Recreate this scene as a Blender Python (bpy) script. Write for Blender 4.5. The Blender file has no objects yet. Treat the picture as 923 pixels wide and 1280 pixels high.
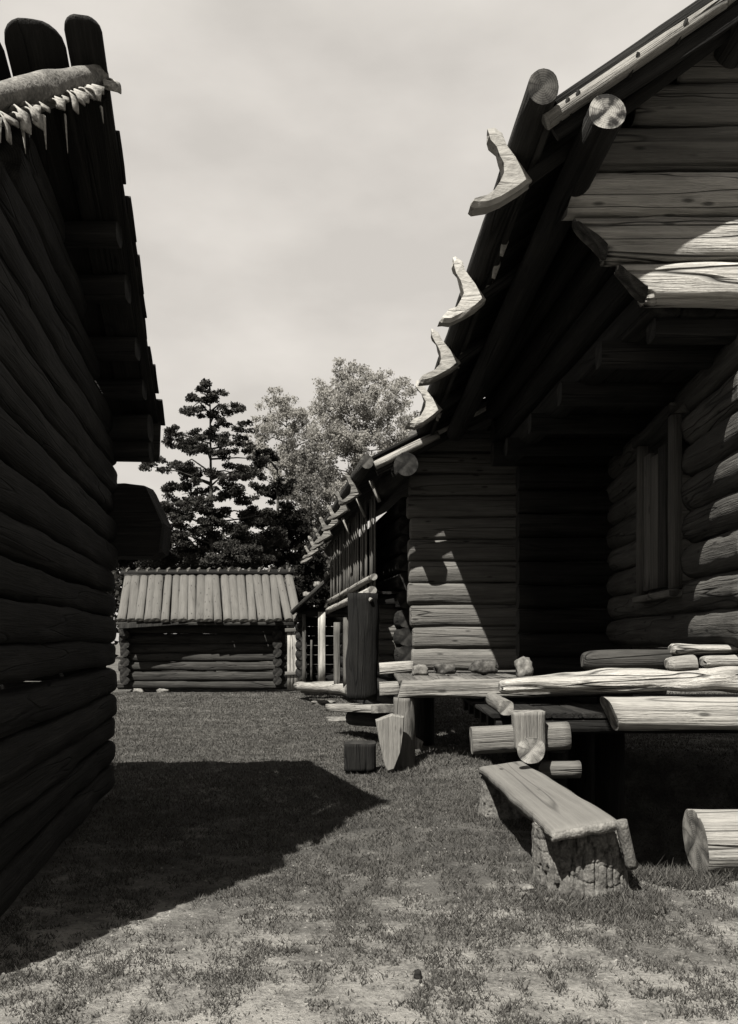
import bpy, math, random
import numpy as np
from mathutils import Vector, Matrix, Quaternion, noise

random.seed(7)
rng = np.random.default_rng(7)
scene = bpy.context.scene
COL = scene.collection

# ------------------------------------------------------------------ camera
EYE, F, CX, HY = 1.6, 1100.0, 461.0, 800.0       # eye height, focal length in px, horizon row of the plate
cam_data = bpy.data.cameras.new("camera")
cam = bpy.data.objects.new("camera", cam_data)
COL.objects.link(cam)
cam.location = (0, 0, EYE)
cam.rotation_euler = (math.radians(90), 0, 0)
cam_data.sensor_fit = 'HORIZONTAL'
cam_data.sensor_width = 36.0
cam_data.lens = 36.0 * F / 923.0
cam_data.shift_y = (HY - 640.0) / 923.0           # rising front of a view camera
cam_data.clip_end = 1500
scene.camera = cam

# ------------------------------------------------------------------ light
SX, SY = 0.345, 0.635                                # shadow displacement per metre of height
EL = math.atan2(1.0, math.hypot(SX, SY))
sun_d = bpy.data.lights.new("sun", 'SUN')
sun_d.energy = 5.0
sun_d.angle = math.radians(0.5)
sun_d.color = (1.0, 0.965, 0.90)
sun = bpy.data.objects.new("sun", sun_d)
COL.objects.link(sun)
sun.rotation_euler = Vector((SX, SY, -1.0)).to_track_quat('-Z', 'Y').to_euler()

world = bpy.data.worlds.new("World")
scene.world = world
world.use_nodes = True
wn, wl = world.node_tree.nodes, world.node_tree.links
wn.clear()
w_out = wn.new('ShaderNodeOutputWorld')
w_bg = wn.new('ShaderNodeBackground')
w_sky = wn.new('ShaderNodeTexSky')
w_sky.sky_type = 'NISHITA'
w_sky.sun_disc = False
w_sky.sun_elevation = EL
w_sky.sun_rotation = math.atan2(-SX, -SY)
w_sky.dust_density = 3.0
w_sky.air_density = 1.2
w_bw = wn.new('ShaderNodeHueSaturation'); w_bw.inputs['Saturation'].default_value = 0.0
w_tc = wn.new('ShaderNodeTexCoord')
w_map = wn.new('ShaderNodeMapping'); w_map.inputs['Scale'].default_value = (1.6, 1.6, 3.4)
w_no = wn.new('ShaderNodeTexNoise'); w_no.inputs['Scale'].default_value = 2.6
w_no.inputs['Detail'].default_value = 5.0; w_no.inputs['Roughness'].default_value = 0.5
w_ramp = wn.new('ShaderNodeMapRange')
w_ramp.inputs['From Min'].default_value = 0.38; w_ramp.inputs['From Max'].default_value = 0.68
w_ramp.inputs['To Min'].default_value = 0.95; w_ramp.inputs['To Max'].default_value = 1.17
w_mul = wn.new('ShaderNodeVectorMath'); w_mul.operation = 'SCALE'
w_tint = wn.new('ShaderNodeMixRGB'); w_tint.blend_type = 'MULTIPLY'; w_tint.inputs[0].default_value = 1.0
w_tint.inputs[2].default_value = (1.0, 0.945, 0.875, 1)
wl.new(w_sky.outputs[0], w_bw.inputs['Color'])
wl.new(w_tc.outputs['Generated'], w_map.inputs[0]); wl.new(w_map.outputs[0], w_no.inputs['Vector'])
wl.new(w_no.outputs['Fac'], w_ramp.inputs['Value'])
w_hz = wn.new('ShaderNodeMixRGB'); w_hz.inputs[0].default_value = 0.90; w_hz.inputs[2].default_value = (2.55, 2.55, 2.55, 1)
wl.new(w_bw.outputs[0], w_hz.inputs[1]); wl.new(w_hz.outputs[0], w_mul.inputs[0]); wl.new(w_ramp.outputs[0], w_mul.inputs['Scale'])
wl.new(w_mul.outputs[0], w_tint.inputs[1]); wl.new(w_tint.outputs[0], w_bg.inputs[0])
w_bg.inputs[1].default_value = 0.072
wl.new(w_bg.outputs[0], w_out.inputs[0])
scene.view_settings.view_transform = 'Standard'
scene.view_settings.look = 'None'
scene.view_settings.gamma = 1.0
scene.view_settings.exposure = 1.82

# ------------------------------------------------------------------ helpers
def P(px, py, Y):
    """point seen at plate position (px, py) at depth Y metres"""
    return Vector(((px - CX) / F * Y, Y, EYE + (HY - py) / F * Y))

def g(v, w=1.0):
    """warm neutral grey"""
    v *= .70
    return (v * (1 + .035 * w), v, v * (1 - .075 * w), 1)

def new_mat(name):
    m = bpy.data.materials.new(name)
    m.use_nodes = True
    n, l = m.node_tree.nodes, m.node_tree.links
    b = n["Principled BSDF"]
    b.inputs['Roughness'].default_value = 0.9
    b.inputs['Specular IOR Level'].default_value = 0.12
    return m, n, l, b

def ramp(n, stops):
    r = n.new('ShaderNodeValToRGB')
    e = r.color_ramp.elements
    while len(e) < len(stops): e.new(0.5)
    for i, (p, c) in enumerate(stops):
        e[i].position = p; e[i].color = c
    return r

def wood_mat(name, lo, mid, hi, bump=0.5, grain=(0.9, 15, 15), fine=(1.6, 95, 95), vary=0.3, crack=0.6, upright=False):
    """weathered timber, grain along the object's own X axis"""
    m, n, l, b = new_mat(name)
    tc = n.new('ShaderNodeTexCoord'); oi = n.new('ShaderNodeObjectInfo')
    off = n.new('ShaderNodeVectorMath'); off.operation = 'SCALE'
    off.inputs[0].default_value = (37.0, 11.0, 23.0)
    l.new(oi.outputs['Random'], off.inputs['Scale'])
    src = tc.outputs['Object']
    if upright:
        sp_ = n.new('ShaderNodeSeparateXYZ'); cb_ = n.new('ShaderNodeCombineXYZ'); l.new(src, sp_.inputs[0])
        l.new(sp_.outputs['Z'], cb_.inputs['X']); l.new(sp_.outputs['Y'], cb_.inputs['Y']); l.new(sp_.outputs['X'], cb_.inputs['Z'])
        src = cb_.outputs[0]
    add = n.new('ShaderNodeVectorMath'); l.new(src, add.inputs[0]); l.new(off.outputs[0], add.inputs[1])
    def nz(scale, s, det, dist=0.0):
        mp = n.new('ShaderNodeMapping'); mp.inputs['Scale'].default_value = scale
        l.new(add.outputs[0], mp.inputs[0])
        t = n.new('ShaderNodeTexNoise'); t.inputs['Scale'].default_value = s
        t.inputs['Detail'].default_value = det; t.inputs['Roughness'].default_value = 0.6
        t.inputs['Distortion'].default_value = dist
        l.new(mp.outputs[0], t.inputs['Vector']); return t
    a = nz(grain, 1.0, 6, 0.6); f = nz(fine, 1.0, 3); bl = nz((1.3, 3.5, 3.5), 1.0, 4)
    ck = nz((0.22, 5, 5), 1.0, 1, 0.15)
    s1 = n.new('ShaderNodeMath'); s1.operation = 'MULTIPLY_ADD'
    l.new(f.outputs['Fac'], s1.inputs[0]); s1.inputs[1].default_value = 0.6; l.new(a.outputs['Fac'], s1.inputs[2])
    s2 = n.new('ShaderNodeMath'); s2.operation = 'MULTIPLY_ADD'
    l.new(bl.outputs['Fac'], s2.inputs[0]); s2.inputs[1].default_value = 0.55; l.new(s1.outputs[0], s2.inputs[2])
    r = ramp(n, [(0.30, g(lo)), (0.50, g(mid)), (0.72, g(hi))])
    sc = n.new('ShaderNodeMath'); sc.operation = 'MULTIPLY'; sc.inputs[1].default_value = 0.465
    l.new(s2.outputs[0], sc.inputs[0]); l.new(sc.outputs[0], r.inputs[0])
    # thin drying cracks: where the long noise crosses one value
    d = n.new('ShaderNodeMath'); d.operation = 'SUBTRACT'; l.new(ck.outputs['Fac'], d.inputs[0]); d.inputs[1].default_value = 0.5
    ab = n.new('ShaderNodeMath'); ab.operation = 'ABSOLUTE'; l.new(d.outputs[0], ab.inputs[0])
    cr = n.new('ShaderNodeMapRange'); cr.inputs['From Min'].default_value = 0.0; cr.inputs['From Max'].default_value = 0.013
    cr.inputs['To Min'].default_value = 1 - crack; cr.inputs['To Max'].default_value = 1.0
    l.new(ab.outputs[0], cr.inputs['Value'])
    km = n.new('ShaderNodeMapping'); km.inputs['Scale'].default_value = (2.2, 7, 7); l.new(add.outputs[0], km.inputs[0])
    kv = n.new('ShaderNodeTexVoronoi'); kv.inputs['Scale'].default_value = 1.0; l.new(km.outputs[0], kv.inputs['Vector'])
    kr = n.new('ShaderNodeMapRange'); kr.inputs['From Min'].default_value = .07; kr.inputs['From Max'].default_value = .15
    kr.inputs['To Min'].default_value = .3; kr.inputs['To Max'].default_value = 1.0
    l.new(kv.outputs['Distance'], kr.inputs['Value'])
    kx_ = n.new('ShaderNodeMath'); kx_.operation = 'MULTIPLY'; l.new(cr.outputs[0], kx_.inputs[0]); l.new(kr.outputs[0], kx_.inputs[1])
    vr = n.new('ShaderNodeMapRange'); vr.inputs['To Min'].default_value = 1 - vary; vr.inputs['To Max'].default_value = 1 + vary * .7
    l.new(oi.outputs['Random'], vr.inputs['Value'])
    mm = n.new('ShaderNodeMath'); mm.operation = 'MULTIPLY'; l.new(kx_.outputs[0], mm.inputs[0]); l.new(vr.outputs[0], mm.inputs[1])
    vm = n.new('ShaderNodeVectorMath'); vm.operation = 'SCALE'
    l.new(r.outputs[0], vm.inputs[0]); l.new(mm.outputs[0], vm.inputs['Scale'])
    l.new(vm.outputs[0], b.inputs['Base Color'])
    hs = n.new('ShaderNodeMath'); hs.operation = 'MULTIPLY'; l.new(s2.outputs[0], hs.inputs[0]); l.new(cr.outputs[0], hs.inputs[1])
    bp = n.new('ShaderNodeBump'); bp.inputs['Strength'].default_value = bump; bp.inputs['Distance'].default_value = 0.03
    l.new(hs.outputs[0], bp.inputs['Height']); l.new(bp.outputs[0], b.inputs['Normal'])
    return m

def end_mat(name, lo, hi, spots=False):
    m, n, l, b = new_mat(name)
    tc = n.new('ShaderNodeTexCoord')
    w = n.new('ShaderNodeTexWave'); w.wave_type = 'RINGS'; w.rings_direction = 'X'
    w.inputs['Scale'].default_value = 22.0; w.inputs['Distortion'].default_value = 2.5
    w.inputs['Detail'].default_value = 3; w.inputs['Detail Scale'].default_value = 1.5
    l.new(tc.outputs['Object'], w.inputs['Vector'])
    no = n.new('ShaderNodeTexNoise'); no.inputs['Scale'].default_value = 11; no.inputs['Detail'].default_value = 5
    l.new(tc.outputs['Object'], no.inputs['Vector'])
    mx = n.new('ShaderNodeMath'); mx.operation = 'MULTIPLY_ADD'; mx.inputs[1].default_value = .12
    l.new(w.outputs['Fac'], mx.inputs[0]); l.new(no.outputs['Fac'], mx.inputs[2])
    r = ramp(n, [(0.34, g(lo * .5)), (0.5, g(lo)), (0.72, g(hi))])
    l.new(mx.outputs[0], r.inputs[0])
    # drying cracks run out from the heart; old ends also carry dark fungus stains
    sp = n.new('ShaderNodeSeparateXYZ'); l.new(tc.outputs['Object'], sp.inputs[0])
    at = n.new('ShaderNodeMath'); at.operation = 'ARCTAN2'; l.new(sp.outputs['Z'], at.inputs[0]); l.new(sp.outputs['Y'], at.inputs[1])
    an = n.new('ShaderNodeTexNoise'); an.noise_dimensions = '1D'; an.inputs['Scale'].default_value = 2.2; an.inputs['Detail'].default_value = 2
    wz = n.new('ShaderNodeTexNoise'); wz.inputs['Scale'].default_value = 18; l.new(tc.outputs['Object'], wz.inputs['Vector'])
    aw = n.new('ShaderNodeMath'); aw.operation = 'MULTIPLY_ADD'; aw.inputs[1].default_value = .5
    l.new(wz.outputs['Fac'], aw.inputs[0]); l.new(at.outputs[0], aw.inputs[2]); l.new(aw.outputs[0], an.inputs['W'])
    as_ = n.new('ShaderNodeMath'); as_.operation = 'SUBTRACT'; as_.inputs[1].default_value = .5; l.new(an.outputs['Fac'], as_.inputs[0])
    aa = n.new('ShaderNodeMath'); aa.operation = 'ABSOLUTE'; l.new(as_.outputs[0], aa.inputs[0])
    am = n.new('ShaderNodeMapRange'); am.inputs['From Max'].default_value = .018; am.inputs['To Min'].default_value = .35; am.inputs['To Max'].default_value = 1
    l.new(aa.outputs[0], am.inputs['Value'])
    st = n.new('ShaderNodeTexNoise'); st.inputs['Scale'].default_value = 13 if spots else 5; st.inputs['Detail'].default_value = 3
    l.new(tc.outputs['Object'], st.inputs['Vector'])
    sm = n.new('ShaderNodeMapRange'); sm.inputs['From Min'].default_value = .40; sm.inputs['From Max'].default_value = .53
    sm.inputs['To Min'].default_value = .12 if spots else .6; sm.inputs['To Max'].default_value = 1
    l.new(st.outputs['Fac'], sm.inputs['Value'])
    pm = n.new('ShaderNodeMath'); pm.operation = 'MULTIPLY'; l.new(am.outputs[0], pm.inputs[0]); l.new(sm.outputs[0], pm.inputs[1])
    vm = n.new('ShaderNodeVectorMath'); vm.operation = 'SCALE'; l.new(r.outputs[0], vm.inputs[0]); l.new(pm.outputs[0], vm.inputs['Scale'])
    l.new(vm.outputs[0], b.inputs['Base Color'])
    bp = n.new('ShaderNodeBump'); bp.inputs['Strength'].default_value = .4; bp.inputs['Distance'].default_value = .01
    l.new(mx.outputs[0], bp.inputs['Height']); l.new(bp.outputs[0], b.inputs['Normal'])
    return m

def spotty_mat(name, lo, mid, hi, s1, s2, bump=0.5, dist=0.02):
    m, n, l, b = new_mat(name)
    tc = n.new('ShaderNodeTexCoord')
    a = n.new('ShaderNodeTexNoise'); a.inputs['Scale'].default_value = s1; a.inputs['Detail'].default_value = 7
    a.inputs['Roughness'].default_value = .65
    c = n.new('ShaderNodeTexNoise'); c.inputs['Scale'].default_value = s2; c.inputs['Detail'].default_value = 3
    l.new(tc.outputs['Object'], a.inputs['Vector']); l.new(tc.outputs['Object'], c.inputs['Vector'])
    mx = n.new('ShaderNodeMix'); mx.inputs[0].default_value = .4
    l.new(a.outputs['Fac'], mx.inputs[2]); l.new(c.outputs['Fac'], mx.inputs[3])
    r = ramp(n, [(0.36, g(lo)), (0.5, g(mid)), (0.64, g(hi))])
    l.new(mx.outputs[0], r.inputs[0]); l.new(r.outputs[0], b.inputs['Base Color'])
    bp = n.new('ShaderNodeBump'); bp.inputs['Strength'].default_value = bump; bp.inputs['Distance'].default_value = dist
    l.new(mx.outputs[0], bp.inputs['Height']); l.new(bp.outputs[0], b.inputs['Normal'])
    return m

def leaf_mat(name, v, trans=0.3, vary=.5):
    m, n, l, b = new_mat(name)
    ge = n.new('ShaderNodeNewGeometry')
    r = ramp(n, [(0.0, g(v * (1 - vary))), (1.0, g(v * (1 + vary)))])
    l.new(ge.outputs['Random Per Island'], r.inputs[0])
    d = n.new('ShaderNodeBsdfDiffuse'); t = n.new('ShaderNodeBsdfTranslucent'); mx = n.new('ShaderNodeMixShader')
    l.new(r.outputs[0], d.inputs[0]); l.new(r.outputs[0], t.inputs[0])
    mx.inputs[0].default_value = trans
    l.new(d.outputs[0], mx.inputs[1]); l.new(t.outputs[0], mx.inputs[2])
    l.new(mx.outputs[0], n['Material Output'].inputs[0])
    return m

M = {}
M['silver'] = wood_mat('weathered_silver_wood', .085, .24, .38, bump=1.1, crack=.85)
M['peeled'] = wood_mat('peeled_crook_wood', .19, .32, .43, bump=.5, crack=.2, grain=(5, 5, 5), fine=(14, 30, 30))
M['split'] = wood_mat('split_slab_wood', .10, .21, .32, bump=.9, upright=True)
M['bleached'] = wood_mat('bleached_log_wood', .09, .19, .28, bump=.9)
M['near_black'] = wood_mat('near_black_wood', .0025, .006, .016, bump=1.0)  # very dark wood tone for the pillar and the block
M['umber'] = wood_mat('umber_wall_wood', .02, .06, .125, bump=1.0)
M['timber'] = wood_mat('sun_bleached_timber', .055, .135, .225, bump=1.0)
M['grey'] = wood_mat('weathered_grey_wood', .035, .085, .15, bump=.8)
M['dark'] = wood_mat('shade_dark_wood', .004, .010, .034, bump=.7)  # near-black: the shade of eaves and recesses is put into this wood
M['brown'] = wood_mat('old_brown_wood', .008, .024, .06, bump=.9)
M['pale'] = wood_mat('pale_roof_wood', .05, .075, .10, bump=.4, vary=.14, crack=.3)
M['seat'] = wood_mat('worn_seat_wood', .07, .105, .14, bump=.45, grain=(.5, 16, 16), vary=0, crack=.5)
M['end'] = end_mat('log_end_grain', .12, .24)
M['end_spot'] = end_mat('spotted_log_end', .10, .24, True)
M['end_dark'] = end_mat('dark_log_end', .012, .03)
M['end_mid'] = end_mat('grey_log_end', .04, .09)
M['bark'] = spotty_mat('pine_bark', .03, .075, .13, 12, 60, .9)
M['bark_dark'] = spotty_mat('tree_bark', .02, .045, .08, 5, 25, .6)
M['birch'] = spotty_mat('birch_bark', .06, .19, .32, 7, 40, .6)
M['moss'] = spotty_mat('mossy_log', .05, .11, .19, 10, 55, .9)
M['stone'] = spotty_mat('grey_stone', .05, .10, .18, 4, 26, .6)
M['stone_dark'] = spotty_mat('dark_stone', .015, .04, .09, 4, 26, .6)
M['needle'] = leaf_mat('pine_needles', .034, .2, .3)
M['needle_dark'] = leaf_mat('dark_needles', .011, .1)
M['leaf'] = leaf_mat('light_leaves', .30, .5, .18)
M['leaf_mid'] = leaf_mat('mid_leaves', .13, .4, .35)
M['grass'] = leaf_mat('grass_blades', .072, .35, .6)

def link(name, me, mats, parent=None, loc=(0, 0, 0), rot=None):
    o = bpy.data.objects.new(name, me)
    if not me.materials:
        for m in (mats if isinstance(mats, (list, tuple)) else [mats]): me.materials.append(m)
    COL.objects.link(o)
    o.location = Vector(loc) - (parent.location if parent else Vector((0, 0, 0)))
    if rot is not None:
        o.rotation_mode = 'QUATERNION'; o.rotation_quaternion = rot
    if parent: o.parent = parent
    return o

def sub(o, parent, root):
    """hang o (placed in world metres) under a part that itself may be rotated"""
    o.parent = parent
    q = parent.rotation_quaternion if parent.rotation_mode == 'QUATERNION' else parent.rotation_euler.to_quaternion()
    mp = Matrix.Translation(parent.location + root.location) @ q.to_matrix().to_4x4()
    o.matrix_parent_inverse = mp.inverted()
    return o

def thing(name, label, cat, loc, group=None):
    o = bpy.data.objects.new(name, None)
    COL.objects.link(o)
    o.empty_display_size = .2
    o.location = loc
    o['label'] = label; o['category'] = cat
    if group: o['group'] = group
    return o

def tag(o, label, cat, group=None):
    o['label'] = label; o['category'] = cat
    if group: o['group'] = group
    return o

def smooth(me, angle=True):
    me.polygons.foreach_set('use_smooth', [True] * len(me.polygons))

def frame(p0, p1, up):
    x = (p1 - p0).normalized()
    if abs(x.dot(up.normalized())) > .98: up = Vector((0, -1, 0))
    z = (up - x * up.dot(x)).normalized()
    y = z.cross(x)
    return Matrix((x, y, z)).transposed().to_quaternion()

def superellipse(ry, rz, n, seg, ph=0.0):
    out = []
    for k in range(seg):
        t = 2 * math.pi * (k + ph) / seg
        c, s = math.cos(t), math.sin(t)
        out.append((ry * math.copysign(abs(c) ** (2 / n), c), rz * math.copysign(abs(s) ** (2 / n), s)))
    return out

def sweep_mesh(name, L, section, nl=8, taper=1.0, rough=0.0, bend=0.0, cracks=0, crack_depth=.02, cut=(0, 0), seed=0, round_end=(0, 0), end_rough=0.0, rmin=.55):
    """timber: a cross section carried along local X; both end faces take material 1.
    cut: how far the end faces slant (metres, over the height); round_end: rounding length at both ends"""
    r_ = random.Random(seed)
    ns = len(section)
    off = Vector((r_.uniform(-50, 50), r_.uniform(-50, 50), r_.uniform(-50, 50)))
    ck = [(r_.uniform(0, 2 * math.pi), r_.uniform(.3, 1.0), r_.uniform(-.2, .2), r_.uniform(0, 9)) for _ in range(cracks)]
    zmax = max(abs(s[1]) for s in section)
    vs, fs, mi = [], [], []
    xs = [i / nl for i in range(nl + 1)]
    if round_end[0]: xs = [0] + [q * round_end[0] / L for q in (.06, .18, .35, .6, 1)] + [x for x in xs if x > round_end[0] / L]
    if round_end[1]: xs = [x for x in xs if x < 1 - round_end[1] / L] + [1 - round_end[1] / L, 1 - .35 * round_end[1] / L, 1]
    for u in xs:
        k = 1 + (taper - 1) * u
        if round_end[0] and u * L < round_end[0]: k *= rmin + (1 - rmin) * math.sqrt(max(0, 1 - (1 - u * L / round_end[0]) ** 2))
        if round_end[1] and (1 - u) * L < round_end[1]: k *= .55 + .45 * math.sqrt(max(0, 1 - (1 - (1 - u) * L / round_end[1]) ** 2))
        bz = bend * math.sin(math.pi * u)
        for (y, z) in section:
            p = Vector((u * L, y, z))
            d = 0.0
            if rough:
                q = Vector((u * L * 1.3, y * 6, z * 6)) + off
                d = rough * (noise.noise(q) + .5 * noise.noise(q * 2.7))
            a = math.atan2(z, y)
            for (ca, cd, dr, ph) in ck:
                da = (a - ca - dr * math.sin(u * 5 + ph) + math.pi) % (2 * math.pi) - math.pi
                ln = max(0, math.sin(u * (2.2 + 3 * cd) + ph))
                d -= crack_depth * cd * ln * math.exp(-(da / .075) ** 2)
            rr = math.hypot(y, z) or 1
            s = k * (1 + d / rr)
            x = u * L
            if u == 0: x += cut[0] * z / zmax + (end_rough * noise.noise(p * 9 + off))
            if u == 1: x += cut[1] * z / zmax + (end_rough * noise.noise(p * 9 + off))
            vs.append((x, y * s, z * s + bz))
    n = len(xs)
    for i in range(n - 1):
        for j in range(ns):
            a, b = i * ns + j, i * ns + (j + 1) % ns
            fs.append((a, b, b + ns, a + ns)); mi.append(0)
    fs.append(tuple(range(ns - 1, -1, -1))); mi.append(1)
    fs.append(tuple((n - 1) * ns + j for j in range(ns))); mi.append(1)
    me = bpy.data.meshes.new(name)
    me.from_pydata(vs, [], fs)
    me.polygons.foreach_set('material_index', mi)
    sm = [True] * len(fs); sm[-1] = sm[-2] = False
    me.polygons.foreach_set('use_smooth', sm)
    me.update()
    return me

_seed = [0]
def timber(name, p0, p1, section, mats, parent=None, up=Vector((0, 0, 1)), **kw):
    p0, p1 = Vector(p0), Vector(p1)
    _seed[0] += 1
    me = sweep_mesh(name, (p1 - p0).length, section, seed=_seed[0], **kw)
    return link(name, me, mats, parent, p0, frame(p0, p1, Vector(up)))

def log(name, p0, p1, r, mats, parent=None, n=2.0, seg=12, rz=None, **kw):
    return timber(name, p0, p1, superellipse(r, rz or r, n, seg), mats, parent, **kw)

def rect(w, t, c=.012):
    c = min(c, w * .2, t * .3)
    w, t = w / 2, t / 2
    return [(w, -t + c), (w, t - c), (w - c, t), (-w + c, t), (-w, t - c), (-w, -t + c), (-w + c, -t), (w - c, -t)]

def board(name, p0, p1, w, t, mats, parent=None, up=Vector((0, 0, 1)), **kw):
    kw.setdefault('nl', 5)
    return timber(name, p0, p1, rect(w, t), mats, parent, up=up, **kw)

def prism(name, pts, y0, y1, mats, parent=None, rough=0.0, loc=None, bevel=.93):
    """outline pts (x, z) in metres relative to loc, given thickness along Y, edges rounded a little"""
    n = len(pts)
    cx = sum(p[0] for p in pts) / n; cz = sum(p[1] for p in pts) / n
    t = (y1 - y0)
    vs = []
    rows = ((y0, bevel), (y0 + t * .15, 1.0), (y1 - t * .15, 1.0), (y1, bevel))
    for y, s in rows:
        for i, (x, z) in enumerate(pts):
            d = rough * noise.noise(Vector((x * 20, y * 20, z * 20 + 5 * len(pts))))
            vs.append((cx + (x - cx) * s + d, y + d * .6, cz + (z - cz) * s + d))
    fs = []
    for k in range(3):
        for i in range(n):
            a, b = k * n + i, k * n + (i + 1) % n
            fs.append((a, b, b + n, a + n))
    fs.append(tuple(range(n - 1, -1, -1))); fs.append(tuple(3 * n + i for i in range(n)))
    me = bpy.data.meshes.new(name)
    me.from_pydata(vs, [], fs); me.update()
    import bmesh
    bm = bmesh.new(); bm.from_mesh(me)
    bmesh.ops.recalc_face_normals(bm, faces=bm.faces)
    bmesh.ops.triangulate(bm, faces=[f for f in bm.faces if len(f.verts) > 4])
    bm.to_mesh(me); bm.free()
    return link(name, me, mats, parent, loc)

def rock(name, c, size, mats, parent=None, seed=0, flat=.5):
    import bmesh
    bm = bmesh.new()
    bmesh.ops.create_icosphere(bm, subdivisions=3, radius=1.0)
    for v in bm.verts:
        q = v.co * 1.4 + Vector((seed * 3.1, seed * 1.7, 0))
        k = 1 + .35 * noise.noise(q) + .14 * noise.noise(q * 3)
        e = 1 / max(abs(v.co.x), abs(v.co.y), abs(v.co.z)) ** flat
        v.co = Vector((v.co.x * size[0], v.co.y * size[1], v.co.z * size[2])) * k * e * .8
    me = bpy.data.meshes.new(name); bm.to_mesh(me); bm.free(); smooth(me)
    return link(name, me, mats, parent, c)

# ------------------------------------------------------------------ ground
def sstep(a, b, x):
    t = max(0.0, min(1.0, (x - a) / (b - a))); return t * t * (3 - 2 * t)

def ground_z(x, y):
    h = .035 * noise.noise(Vector((x * .7, y * .7, 0))) + .018 * noise.noise(Vector((x * 2.6, y * 2.6, 3)))
    h *= 1.0 if y < 40 else 2.0
    hol = sstep(1.72, 2.15, x) * sstep(6.05, 6.7, y) * (1 - sstep(11.3, 13.0, y)) * (1 - sstep(7, 9, x))
    h -= 1.5 * hol  # hollow added beside the near loft so that the area stays dark
    h += .16 * math.exp(-((x - .95) / .5) ** 2 - ((y - 11.4) / .6) ** 2)
    h += .05 * sstep(2.0, 1.0, abs(x - 2.4)) * math.exp(-((y - 5.6) / .35) ** 2)
    return h

def axis(segs):
    out = []
    for a, b, n in segs: out += list(np.linspace(a, b, n, endpoint=False))
    return out + [segs[-1][1]]
gx = axis([(-260, -30, 24), (-30, -5, 26), (-5, 5, 130), (5, 30, 26), (30, 260, 24)])
gy = axis([(-60, 2.6, 26), (2.6, 13, 150), (13, 34, 80), (34, 90, 30), (90, 420, 24)])
nx, ny = len(gx), len(gy)
gv = [(x, y, ground_z(x, y)) for y in gy for x in gx]
gf = [(j * nx + i, j * nx + i + 1, (j + 1) * nx + i + 1, (j + 1) * nx + i) for j in range(ny - 1) for i in range(nx - 1)]
gme = bpy.data.meshes.new('ground'); gme.from_pydata(gv, [], gf); smooth(gme)
m, n, l, b = new_mat('trodden_turf')
tc = n.new('ShaderNodeTexCoord')
def gn(s, det, scale=(1, 1, 1), rough=.6):
    mp = n.new('ShaderNodeMapping'); mp.inputs['Scale'].default_value = scale
    l.new(tc.outputs['Object'], mp.inputs[0])
    t = n.new('ShaderNodeTexNoise'); t.inputs['Scale'].default_value = s; t.inputs['Detail'].default_value = det
    t.inputs['Roughness'].default_value = rough
    l.new(mp.outputs[0], t.inputs['Vector']); return t
big, midn, fin = gn(.55, 4), gn(2.6, 7, rough=.68), gn(34, 7, rough=.75)
sx = n.new('ShaderNodeSeparateXYZ'); l.new(tc.outputs['Object'], sx.inputs[0])
# bare trodden earth where people walk, close to the benches and along the foreground
pr = n.new('ShaderNodeMapRange'); pr.inputs['From Min'].default_value = 6.6; pr.inputs['From Max'].default_value = 3.7
pr.inputs['To Min'].default_value = -.06; pr.inputs['To Max'].default_value = .31
l.new(sx.outputs['Y'], pr.inputs['Value'])
ad = n.new('ShaderNodeMath'); l.new(midn.outputs['Fac'], ad.inputs[0]); l.new(pr.outputs[0], ad.inputs[1])
ad2 = n.new('ShaderNodeMath'); ad2.operation = 'MULTIPLY_ADD'; ad2.inputs[1].default_value = .5
l.new(big.outputs['Fac'], ad2.inputs[0]); l.new(ad.outputs[0], ad2.inputs[2])
ad3 = n.new('ShaderNodeMath'); ad3.operation = 'MULTIPLY_ADD'; ad3.inputs[1].default_value = .7
l.new(fin.outputs['Fac'], ad3.inputs[0]); l.new(ad2.outputs[0], ad3.inputs[2])
sc = n.new('ShaderNodeMath'); sc.operation = 'MULTIPLY'; sc.inputs[1].default_value = .4545; l.new(ad3.outputs[0], sc.inputs[0])
rr = ramp(n, [(0.36, g(.03)), (0.46, g(.065)), (0.55, g(.125)), (0.66, g(.30))])
l.new(sc.outputs[0], rr.inputs[0]); l.new(rr.outputs[0], b.inputs['Base Color'])
bp = n.new('ShaderNodeBump'); bp.inputs['Strength'].default_value = 1.0; bp.inputs['Distance'].default_value = .07
l.new(ad3.outputs[0], bp.inputs['Height']); l.new(bp.outputs[0], b.inputs['Normal'])
ground = link('ground', gme, m); ground['kind'] = 'structure'

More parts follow.
